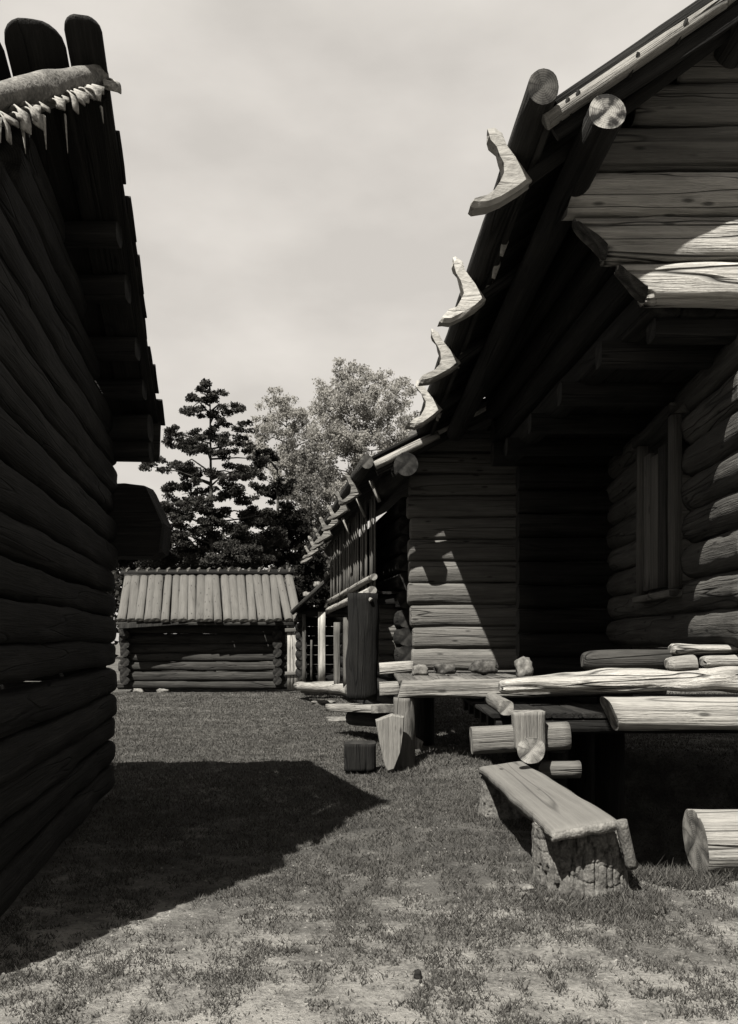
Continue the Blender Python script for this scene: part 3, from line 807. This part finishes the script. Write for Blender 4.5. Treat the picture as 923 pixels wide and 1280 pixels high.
board('roof_board', (-5.32, yr, rr_ - .03), (-5.5, yr + 2.6, re), 5.5, .05, [M['pale'], M['dark']], Bn, up=Vector((0, .5, 1)), nl=2)
board('eave_board', (-7.7, ye + .06, re - .09), (-2.15, ye + .06, re - .09), .05, .10, [M['brown'], M['end_mid']], Bn, nl=8, rough=.01)
log('ridge_log', (-8.2, yr - .02, rr_ + .09), (-2.5, yr - .02, rr_ + .11), .10, [M['dark'], M['end_dark']], Bn, seg=12, nl=20, rough=.02)
for k in range(17):
    xx = -8.0 + k * .335
    log('ridge_peg', (xx, yr - .12, rr_ + .17), (xx + .03, yr + .12, rr_ + .25), .045, [M['grey'], M['end']], Bn, seg=8, nl=2)
for kx in range(8):
    zz = 2.15 + .2 * kx
    a = (1 - kx / 8) * 2.2
    for xx in (-7.42, -2.78):
        log('gable_log', (xx, yr - a, zz), (xx, yr + a, zz), .1, [M['brown'], M['end_mid']], Bn, seg=8, nl=2)
for xx in (-7.1, -6.3):
    rock('foundation_stone', (xx, YB, .03), (.25, .2, .12), M['stone'], Bn, seed=int(-xx * 10))
# plank gate beside the barn
Gt = thing('plank_gate', 'pale plank gate with two cross rails standing beside the right end of the barn', 'gate', (-2.2, 26.6, 0))
for k in range(5):
    px = 361 + k * 4.4
    board('plank', P(px, 862, 26.4), P(px, 786, 26.4), .10, .03, [M['silver'], M['end']], Gt, up=Vector((0, -1, 0)), nl=3, rough=.005)
for py in (788, 842):
    board('rail', P(356, py, 26.34), P(381, py - 1, 26.34), .04, .11, [M['grey'], M['end_mid']], Gt, nl=2)

# ------------------------------------------------------------------ bench on two stumps
bench = thing('bench', 'rough plank bench on two bark covered stumps in the sunny foreground', 'bench', (1.3, 6.7, 0))
corner = [P(690, 1038, 5.22), P(772, 1022, 5.24), P(652, 950, 8.0), P(600, 957, 8.0)]
import bmesh
def seat():
    bm = bmesh.new()
    nu, nv = 60, 16
    a, b_, c_, d_ = [Vector((p.x, p.y, 0)) for p in corner]
    grid = []
    for layer in (0, 1):
        lay = []
        for i in range(nu + 1):
            row = []
            for j in range(nv + 1):
                u, v = i / nu, j / nv
                p = a.lerp(b_, v).lerp(d_.lerp(c_, v), u)
                e = min(u * nu / 2.0, (1 - u) * nu / 2.0, v * nv / 1.5, (1 - v) * nv / 1.5, 1)
                wob = .022 * noise.noise(Vector((p.x * 3, p.y * 2.2, 7)))
                if j == 0: p.x += wob + .012 * noise.noise(Vector((p.y * 9, 2, 0)))
                if j == nv: p.x += wob
                if i == 0: p.y += .02 * noise.noise(Vector((p.x * 14, 1, 0)))
                zt = corner[0].z * (1 - u) * (1 - v) + corner[1].z * (1 - u) * v + corner[2].z * u * v + corner[3].z * u * (1 - v)
                zz = zt - (.014 * (1 - e) ** 2) + .006 * noise.noise(Vector((p.x * 5, p.y * 1.5, 0)))
                if layer: zz = zt - .085 + .012 * noise.noise(Vector((p.x * 6, p.y * 3, 4))) + .012 * (1 - e)
                row.append(bm.verts.new((p.x, p.y, zz)))
            lay.append(row)
        grid.append(lay)
    for layer in (0, 1):
        G = grid[layer]
        for i in range(nu):
            for j in range(nv):
                f = (G[i][j], G[i][j + 1], G[i + 1][j + 1], G[i + 1][j])
                bm.faces.new(f if layer == 0 else f[::-1])
    T, U = grid
    rim = [(0, j) for j in range(nv)] + [(i, nv) for i in range(nu)] + [(nu, j) for j in range(nv, 0, -1)] + [(i, 0) for i in range(nu, 0, -1)]
    for k in range(len(rim)):
        (i, j), (i2, j2) = rim[k], rim[(k + 1) % len(rim)]
        f = bm.faces.new((T[i][j], U[i][j], U[i2][j2], T[i2][j2]))
        if i == 0 and i2 == 0: f.material_index = 1
    bmesh.ops.recalc_face_normals(bm, faces=bm.faces)
    me = bpy.data.meshes.new('seat')
    # local X along the bench so the grain follows it
    org = (a + d_) / 2
    q = frame(a, d_, Vector((0, 0, 1)))
    mw = Matrix.Translation(org) @ q.to_matrix().to_4x4()
    bmesh.ops.transform(bm, matrix=mw.inverted(), verts=bm.verts)
    bm.to_mesh(me); bm.free(); smooth(me)
    return link('seat', me, [M['seat'], M['moss']], bench, org, q)
seat()

def stump(name, c, r0, r1, h, parent, seed=0, seg=220, nl=80, plates=(9, 5)):
    """bark stump: polygonal bark plates with furrows between them, flared foot, cut top"""
    r_ = random.Random(seed)
    cells = []
    for i in range(plates[0]):
        for j in range(plates[1]):
            cells.append((2 * math.pi * (i + (j % 2) * .5 + r_.uniform(-.32, .32)) / plates[0], (j + .5 + r_.uniform(-.35, .35)) / plates[1], r_.uniform(-.4, 1)))
    vs, fs, mi = [], [], []
    for i in range(nl + 1):
        t = i / nl
        rr = r0 + (r1 - r0) * min(1, t * 1.15) ** .8
        for k in range(seg):
            a = 2 * math.pi * k / seg
            jx = .18 * noise.noise(Vector((math.cos(a) * 3, math.sin(a) * 3, t * 6 + seed)))
            ca_, sa_ = math.cos(a), math.sin(a)
            q = Vector((ca_ * 4.6 + seed, sa_ * 4.6, t * .75)) + Vector((0, 0, 1)) * .3 * noise.noise(Vector((ca_ * 5, sa_ * 5, t * 4)))
            n1 = noise.noise(q) + .35 * noise.noise(q * 2.6); n2 = noise.noise(Vector((ca_ * 2.6 + 7, sa_ * 2.6, t * 4.5 + seed)))
            n3 = noise.noise(Vector((ca_ * 8, sa_ * 8, t * 6 + seed)))
            d = -.040 * math.exp(-(n1 / .06) ** 2) - .010 * math.exp(-(n2 / .04) ** 2) + .008 * n3 + .005 * noise.noise(Vector((ca_ * 22, sa_ * 22, t * 16)))
            d += .018 * noise.noise(Vector((math.cos(a) * 1.3 + seed, math.sin(a) * 1.3, t * .5)))
            flare = .05 * math.exp(-t * 9) * (1 + .6 * math.sin(a * 5 + seed))
            if t > .97: d -= .012
            R = rr + d + flare
            vs.append((R * math.cos(a), R * math.sin(a), t * h))
    for i in range(nl):
        for k in range(seg):
            a, b = i * seg + k, i * seg + (k + 1) % seg
            fs.append((a, b, b + seg, a + seg)); mi.append(0)
    fs.append(tuple(nl * seg + k for k in range(seg))); mi.append(1)
    me = bpy.data.meshes.new(name); me.from_pydata(vs, [], fs)
    me.polygons.foreach_set('material_index', mi); smooth(me); me.polygons[-1].use_smooth = False
    return link(name, me, [M['bark'], M['end']], parent, c)
s1c = Vector((1.345, 5.64, -.04))
stump('stump', s1c, .305, .29, .46, bench, seed=3, plates=(14, 3))
stump('stump', Vector((1.17, 7.95, -.04)), .19, .17, .42, bench, seed=9, seg=90, nl=36)
log('peg', P(790, 1085, 5.42), P(776, 1026, 5.40), .034, [M['bark'], M['bark']], bench, seg=12, nl=8, rough=.008)

# ------------------------------------------------------------------ loose things
lg = log('cut_log', P(869, 1052, 5.95), (5.2, 6.05, .215), .216, [M['bleached'], M['end']], None, seg=44, nl=24, rough=.012, cracks=3, crack_depth=.04, cut=(-.02, 0), n=2.2)
tag(lg, 'thick sawn log lying on the grass at the right edge', 'log')
sl = prism('wood_slab', [(-.17, .62), (.02, .68), (.17, .66), (.16, .45), (.14, .25), (.05, .02), (-.02, 0), (-.06, .08), (-.12, .35)], 0, .10, M['split'], None, rough=.012, loc=P(487, 965, 10.45))
tag(sl, 'pale tapering slab of split wood leaning on the post of the second loft', 'wood slab')
bk = timber('chopping_block', P(450, 962, 10.6), P(450, 928, 10.6), superellipse(.19, .19, 5, 28), [M['near_black'], M['end_dark']], None, up=Vector((0, -1, 0)), nl=8, rough=.015)
tag(bk, 'squat dark chopping block standing at the edge of the long shadow', 'block')
of = prism('wood_offcut', [(-.05, 0), (.10, .02), (.13, .10), (.03, .16), (.02, .34), (-.05, .36)], 0, .07, M['split'], None, rough=.01, loc=P(516, 938, 11.0))
tag(of, 'small pale wood offcut standing right of the loft post', 'offcut')
for i, (px, py, Y, sz, lab) in enumerate((
        (391, 866, 25.5, (.22, .2, .10), 'pale flat stone lying below the shed sill'),
        (404, 877, 22.0, (.36, .22, .07), 'long low stone in the grass in front of the shed'),
        (432, 896, 17.6, (.50, .3, .06), 'wide flat doorstep stone in the grass below the dark pillar'),
        (659, 1117, 5.5, (.055, .05, .022), 'small light stone on the trodden turf left of the near stump'),
        (522, 1226, 4.12, (.022, .022, .03), 'tiny dark pebble standing in the bare foreground earth'))):
    o = rock('stone', Vector((P(px, py, Y).x, Y, ground_z(P(px, py, Y).x, Y) + sz[2] * .5)), sz, M['stone'] if i < 4 else M['dark'], None, seed=60 + i, flat=.5)
    tag(o, lab, 'stone')

# ------------------------------------------------------------------ grass
def grass():
    N = 620000
    u = rng.random(N)
    Y = 3.3 * (26.7 / 3.3) ** u
    X = (rng.random(N) * 1.06 - .53) * .90 * Y
    V, Fc = [], []
    cnt = 0
    verts = np.zeros((N * 3, 3), np.float32)
    for k in range(N):
        x, y = float(X[k]), float(Y[k])
        if x < lw(y) + .05 and 4.6 < y < 9.2: continue
        dens = .40 + .55 * noise.noise(Vector((x * 1.3, y * .9, 9))) + .8 * noise.noise(Vector((x * 4, y * 3.2, 2))) + .8 * noise.noise(Vector((x * 11, y * 9, 5)))
        dens += min(1.2, (y - 5.2) * (.13 if y > 5.2 else .15))
        tall = 1.0
        # uncut tufts along the edge of the hollow, round the stumps and the loft post
        d1 = abs(y - 5.95 + .1 * math.sin(x * 7))
        if x > 1.6 and d1 < .34: dens += .7; tall = 2.6
        for (cx_, cy_, rr) in ((1.39, 5.35, .42), (1.15, 7.75, .35), (.45, 10.6, .4), (.9, 11.2, .5)):
            if (x - cx_) ** 2 + (y - cy_) ** 2 < rr * rr: dens += .4; tall = max(tall, 1.6)
        if random.random() > dens: continue
        z = ground_z(x, y)
        h = random.uniform(.006, .024) * tall * (1.9 if random.random() < .06 else 1) * (1 + y * .035)
        w = random.uniform(.0013, .0034) * (1 + y * .16)
        a = random.uniform(0, 6.283); ca, sa = math.cos(a), math.sin(a)
        lx, ly = random.uniform(-1.1, 1.1) * h, random.uniform(-1.1, 1.1) * h
        i = cnt * 3
        verts[i] = (x - ca * w, y - sa * w, z - .005); verts[i + 1] = (x + ca * w, y + sa * w, z - .005); verts[i + 2] = (x + lx, y + ly, z + h)
        cnt += 1
    verts = verts[:cnt * 3]
    me = bpy.data.meshes.new('grass')
    me.vertices.add(cnt * 3); me.vertices.foreach_set('co', verts.ravel())
    me.loops.add(cnt * 3); me.loops.foreach_set('vertex_index', np.arange(cnt * 3, dtype=np.int32))
    me.polygons.add(cnt); me.polygons.foreach_set('loop_start', np.arange(0, cnt * 3, 3, dtype=np.int32))
    me.update(calc_edges=True)
    o = link('grass', me, M['grass']); o['kind'] = 'stuff'
grass()
# chips, crumbs of earth and straw on the trodden turf
def litter(name, N, mat, size, y0, y1, sd, rgt=0.0):
    r_ = np.random.default_rng(sd)
    V, Fc = [], []
    for k in range(N):
        y = y0 * (y1 / y0) ** r_.random(); x = (r_.random() - .5) * .92 * y + rgt
        if x < lw(y) + .1: continue
        z = ground_z(x, y); sz = size * r_.uniform(.4, 1.3); an = r_.uniform(0, 6.28)
        ux, uy = math.cos(an) * sz, math.sin(an) * sz
        w_ = r_.uniform(.25, .7)
        h = sz * r_.uniform(.25, .7)
        i0 = len(V)
        V += [(x - ux, y - uy, z - .003), (x + uy * w_, y - ux * w_, z + .001), (x + ux, y + uy, z - .002), (x - uy * w_, y + ux * w_, z + .002), (x + r_.normal() * sz * .2, y, z + h)]
        Fc += [(i0, i0 + 1, i0 + 4), (i0 + 1, i0 + 2, i0 + 4), (i0 + 2, i0 + 3, i0 + 4), (i0 + 3, i0, i0 + 4)]
    me = bpy.data.meshes.new(name); me.from_pydata(V, [], Fc)
    o = link(name, me, mat); o['kind'] = 'stuff'
litter('wood_chips', 2600, M['bleached'], .013, 3.5, 12, 1)
litter('earth_crumbs', 5200, M['stone_dark'], .011, 3.4, 9, 2)
litter('gravel', 2200, M['stone'], .009, 3.4, 8, 3)

# ------------------------------------------------------------------ trees
def tri_mesh(name, centers, size, rng_):
    n = len(centers)
    a = rng_.normal(size=(n, 3)); a /= np.linalg.norm(a, axis=1, keepdims=True)
    b = rng_.normal(size=(n, 3)); b -= a * (a * b).sum(1, keepdims=True); b /= np.linalg.norm(b, axis=1, keepdims=True)
    s = size * rng_.uniform(.5, 1.4, (n, 1))
    v = np.empty((n, 3, 3), np.float32)
    v[:, 0] = centers - a * s * .6; v[:, 1] = centers + a * s * .6; v[:, 2] = centers + b * s
    me = bpy.data.meshes.new(name)
    me.vertices.add(n * 3); me.vertices.foreach_set('co', v.ravel())
    me.loops.add(n * 3); me.loops.foreach_set('vertex_index', np.arange(n * 3, dtype=np.int32))
    me.polygons.add(n); me.polygons.foreach_set('loop_start', np.arange(0, n * 3, 3, dtype=np.int32))
    me.update(calc_edges=True)
    return me

def tree(name, label, Y, base_px, top_px, clumps, leaf, mat, density, trunk_r, group, flat=1.0, bark='bark_dark', depth=1.0, branch=True, fuzz=.5):
    b0 = P(*base_px, Y); t0 = P(*top_px, Y)
    root = thing(name, label, 'tree', (b0.x, Y, 0), group)
    log('trunk', Vector((b0.x, Y, -.2)), t0, trunk_r, [M[bark], M[bark]], root, seg=14, nl=14, taper=.15, rough=.03, up=Vector((0, -1, 0)))
    pts = []
    bv, bf = [], []
    for (px, py, rx, ry) in clumps:
        c = P(px, py, Y); c.y += rng.normal() * depth
        RX_, RZ = rx / F * Y, ry / F * Y
        nsub = max(6, int(rx * ry / 20))
        for s in range(nsub):
            th = rng.uniform(0, 2 * math.pi); q = math.sqrt(rng.uniform(0, 1)); 
            sc_ = c + Vector((RX_ * q * math.cos(th), rng.normal() * RX_ * .6, RZ * q * math.sin(th)))
            r = rng.uniform(.25, .5) * (RX_ * .35 + RZ * .35) + .12
            n = int(density * r * r * 800) + 25
            d = rng.normal(size=(n, 3)); d /= np.linalg.norm(d, axis=1, keepdims=True)
            d *= (rng.random((n, 1)) ** fuzz) * r
            d[:, 2] *= flat
            pts.append(np.array(sc_)[None] + d)
        if branch:
            # a limb from the trunk to the clump
            zt_ = max(b0.z + .5, min(t0.z - .2, c.z - .15 * abs(c.x - b0.x)))
            k = (zt_ - 0) / max(t0.z, .1)
            p0 = Vector((b0.x + (t0.x - b0.x) * k, Y, zt_)); pm = p0.lerp(c, .55) + Vector((0, 0, .15 + .1 * rng.normal()))
            for (q0, q1, r0, r1) in ((p0, pm, trunk_r * .32, trunk_r * .2), (pm, c, trunk_r * .2, trunk_r * .07)):
                ax = (q1 - q0).normalized(); s_ = ax.orthogonal().normalized(); t_ = ax.cross(s_)
                i0 = len(bv)
                for q, r in ((q0, r0), (q1, r1)):
                    for kx in range(5):
                        an = kx * 2 * math.pi / 5
                        bv.append(q + (s_ * math.cos(an) + t_ * math.sin(an)) * r)
                for kx in range(5):
                    bf.append((i0 + kx, i0 + (kx + 1) % 5, i0 + 5 + (kx + 1) % 5, i0 + 5 + kx))
    if bv:
        me = bpy.data.meshes.new('limbs'); me.from_pydata([tuple(v - root.location) for v in bv], [], bf); smooth(me)
        o = link('limbs', me, M[bark], root, root.location); o['kind'] = 'stuff'
    pts = np.concatenate(pts).astype(np.float32) - np.array(root.location, dtype=np.float32)[None]
    o = link('crown', tri_mesh('crown', pts, leaf, rng), M[mat], root, root.location)
    o['kind'] = 'stuff'
    return root

TG = 'trees behind the barn'
pine = [(262, 486, 7, 8), (254, 497, 13, 8), (272, 498, 13, 8), (240, 514, 15, 9), (286, 512, 17, 9), (262, 518, 11, 8), (226, 541, 19, 8), (250, 536, 11, 8), (298, 530, 17, 9), (276, 545, 16, 8), (209, 546, 11, 8), (248, 562, 22, 9), (302, 556, 20, 9), (318, 566, 12, 8), (220, 584, 22, 9), (202, 594, 12, 8), (246, 592, 22, 9), (290, 587, 25, 9), (318, 592, 15, 9), (222, 614, 27, 11), (276, 614, 25, 11), (312, 620, 20, 11), (203, 632, 17, 9), (240, 642, 27, 11), (292, 648, 27, 12), (330, 644, 17, 12), (212, 668, 29, 14), (255, 674, 27, 14), (302, 678, 29, 16), (335, 672, 20, 16), (190, 690, 29, 17), (230, 702, 34, 17), (290, 704, 34, 17), (250, 505, 8, 5), (272, 528, 12, 6), (236, 556, 14, 7), (282, 566, 18, 8), (262, 575, 14, 8), (236, 602, 18, 8), (290, 604, 20, 9), (262, 628, 18, 9), (222, 650, 18, 9), (312, 640, 16, 9), (270, 660, 20, 10), (200, 660, 16, 9), (185, 668, 18, 9), (235, 686, 24, 10), (320, 700, 24, 12)]
tree('pine_tree', 'tall dark pine with layered crown rising behind the middle of the barn', 33, (266, 800), (262, 480), pine, .07, 'needle', 2.8, .13, TG, flat=.5, depth=.7)
dk = [(172, 640, 20, 12), (165, 668, 26, 14), (180, 690, 24, 16), (155, 700, 18, 14), (200, 700, 26, 14)]
tree('pine_tree', 'dark evergreen half hidden behind the storehouse corner and left end of the barn', 38, (172, 800), (172, 650), dk, .11, 'needle_dark', 2.2, .16, TG, flat=.6)
dk2 = [(338, 585, 16, 9), (330, 610, 20, 11), (358, 608, 16, 10), (350, 634, 26, 12), (335, 656, 28, 12), (365, 662, 24, 14), (345, 690, 32, 14), (310, 690, 20, 14), (382, 692, 18, 14), (390, 715, 20, 14)]
tree('pine_tree', 'dense dark pine right of the tall pine, in front of the pale leafy trees', 37, (350, 800), (346, 570), dk2, .10, 'needle_dark', 2.0, .17, TG, flat=.6)
bush = [(392, 712, 16, 14), (385, 735, 18, 16), (400, 742, 14, 14), (378, 752, 12, 12)]
tree('shrub', 'dark rounded shrub above the roof of the small shed', 30, (388, 800), (389, 715), bush, .10, 'needle_dark', 2.2, .06, TG, flat=.9)
lt1 = [(345, 510, 22, 10), (368, 508, 22, 12), (326, 522, 18, 10), (390, 520, 18, 14), (350, 532, 28, 14), (380, 545, 26, 16), (405, 555, 20, 16), (325, 548, 20, 14), (345, 565, 26, 16), (375, 575, 28, 16), (330, 585, 24, 16), (360, 600, 28, 18)]
tree('leafy_tree', 'pale feathery tree whose rounded top shows right of the tall pine', 48, (360, 800), (358, 515), lt1, .085, 'leaf', 1.1, .13, TG, flat=.9, fuzz=.7)
lt2 = [(438, 468, 20, 12), (420, 482, 22, 14), (462, 482, 24, 16), (490, 495, 24, 16), (436, 505, 30, 18), (470, 515, 30, 18), (505, 515, 20, 18), (410, 518, 22, 18), (440, 540, 32, 18),
       (482, 545, 30, 18), (415, 558, 26, 20), (455, 570, 32, 20), (500, 558, 22, 18), (400, 585, 24, 20), (435, 600, 30, 20), (480, 590, 24, 18), (390, 620, 22, 20), (420, 632, 26, 20), (450, 622, 24, 18)]
tree('birch_tree', 'tallest pale airy birch above the hooked eave of the second loft', 46, (445, 800), (442, 470), lt2, .085, 'leaf', .95, .12, TG, flat=.9, bark='birch', fuzz=.7)
lt3 = [(385, 580, 20, 16), (375, 605, 22, 16), (400, 610, 22, 18), (385, 640, 26, 20), (405, 655, 24, 18), (370, 660, 20, 16), (420, 660, 24, 16), (440, 640, 20, 16), (395, 680, 28, 16)]
tree('leafy_tree', 'mid grey leafy tree standing between the dark pine and the second loft', 41, (390, 800), (388, 585), lt3, .08, 'leaf_mid', 1.3, .12, TG, flat=.9, fuzz=.7)
fw = []
for k in range(46):
    px = -200 + k * 32
    fw.append((px, 735 + 30 * noise.noise(Vector((k * .7, 0, 0))), 26, 46))
pts = []
for (px, py, rx, ry) in fw:
    n_ = 900
    c = P(px, py, 75)
    d = rng.normal(size=(n_, 3)) * np.array([rx / F * 75, 3.0, ry / F * 75]) * .6
    pts.append(np.array(c)[None] + d)
far = link('far_wood', tri_mesh('far_wood', np.concatenate(pts).astype(np.float32), .45, rng), M['needle']); far['kind'] = 'stuff'
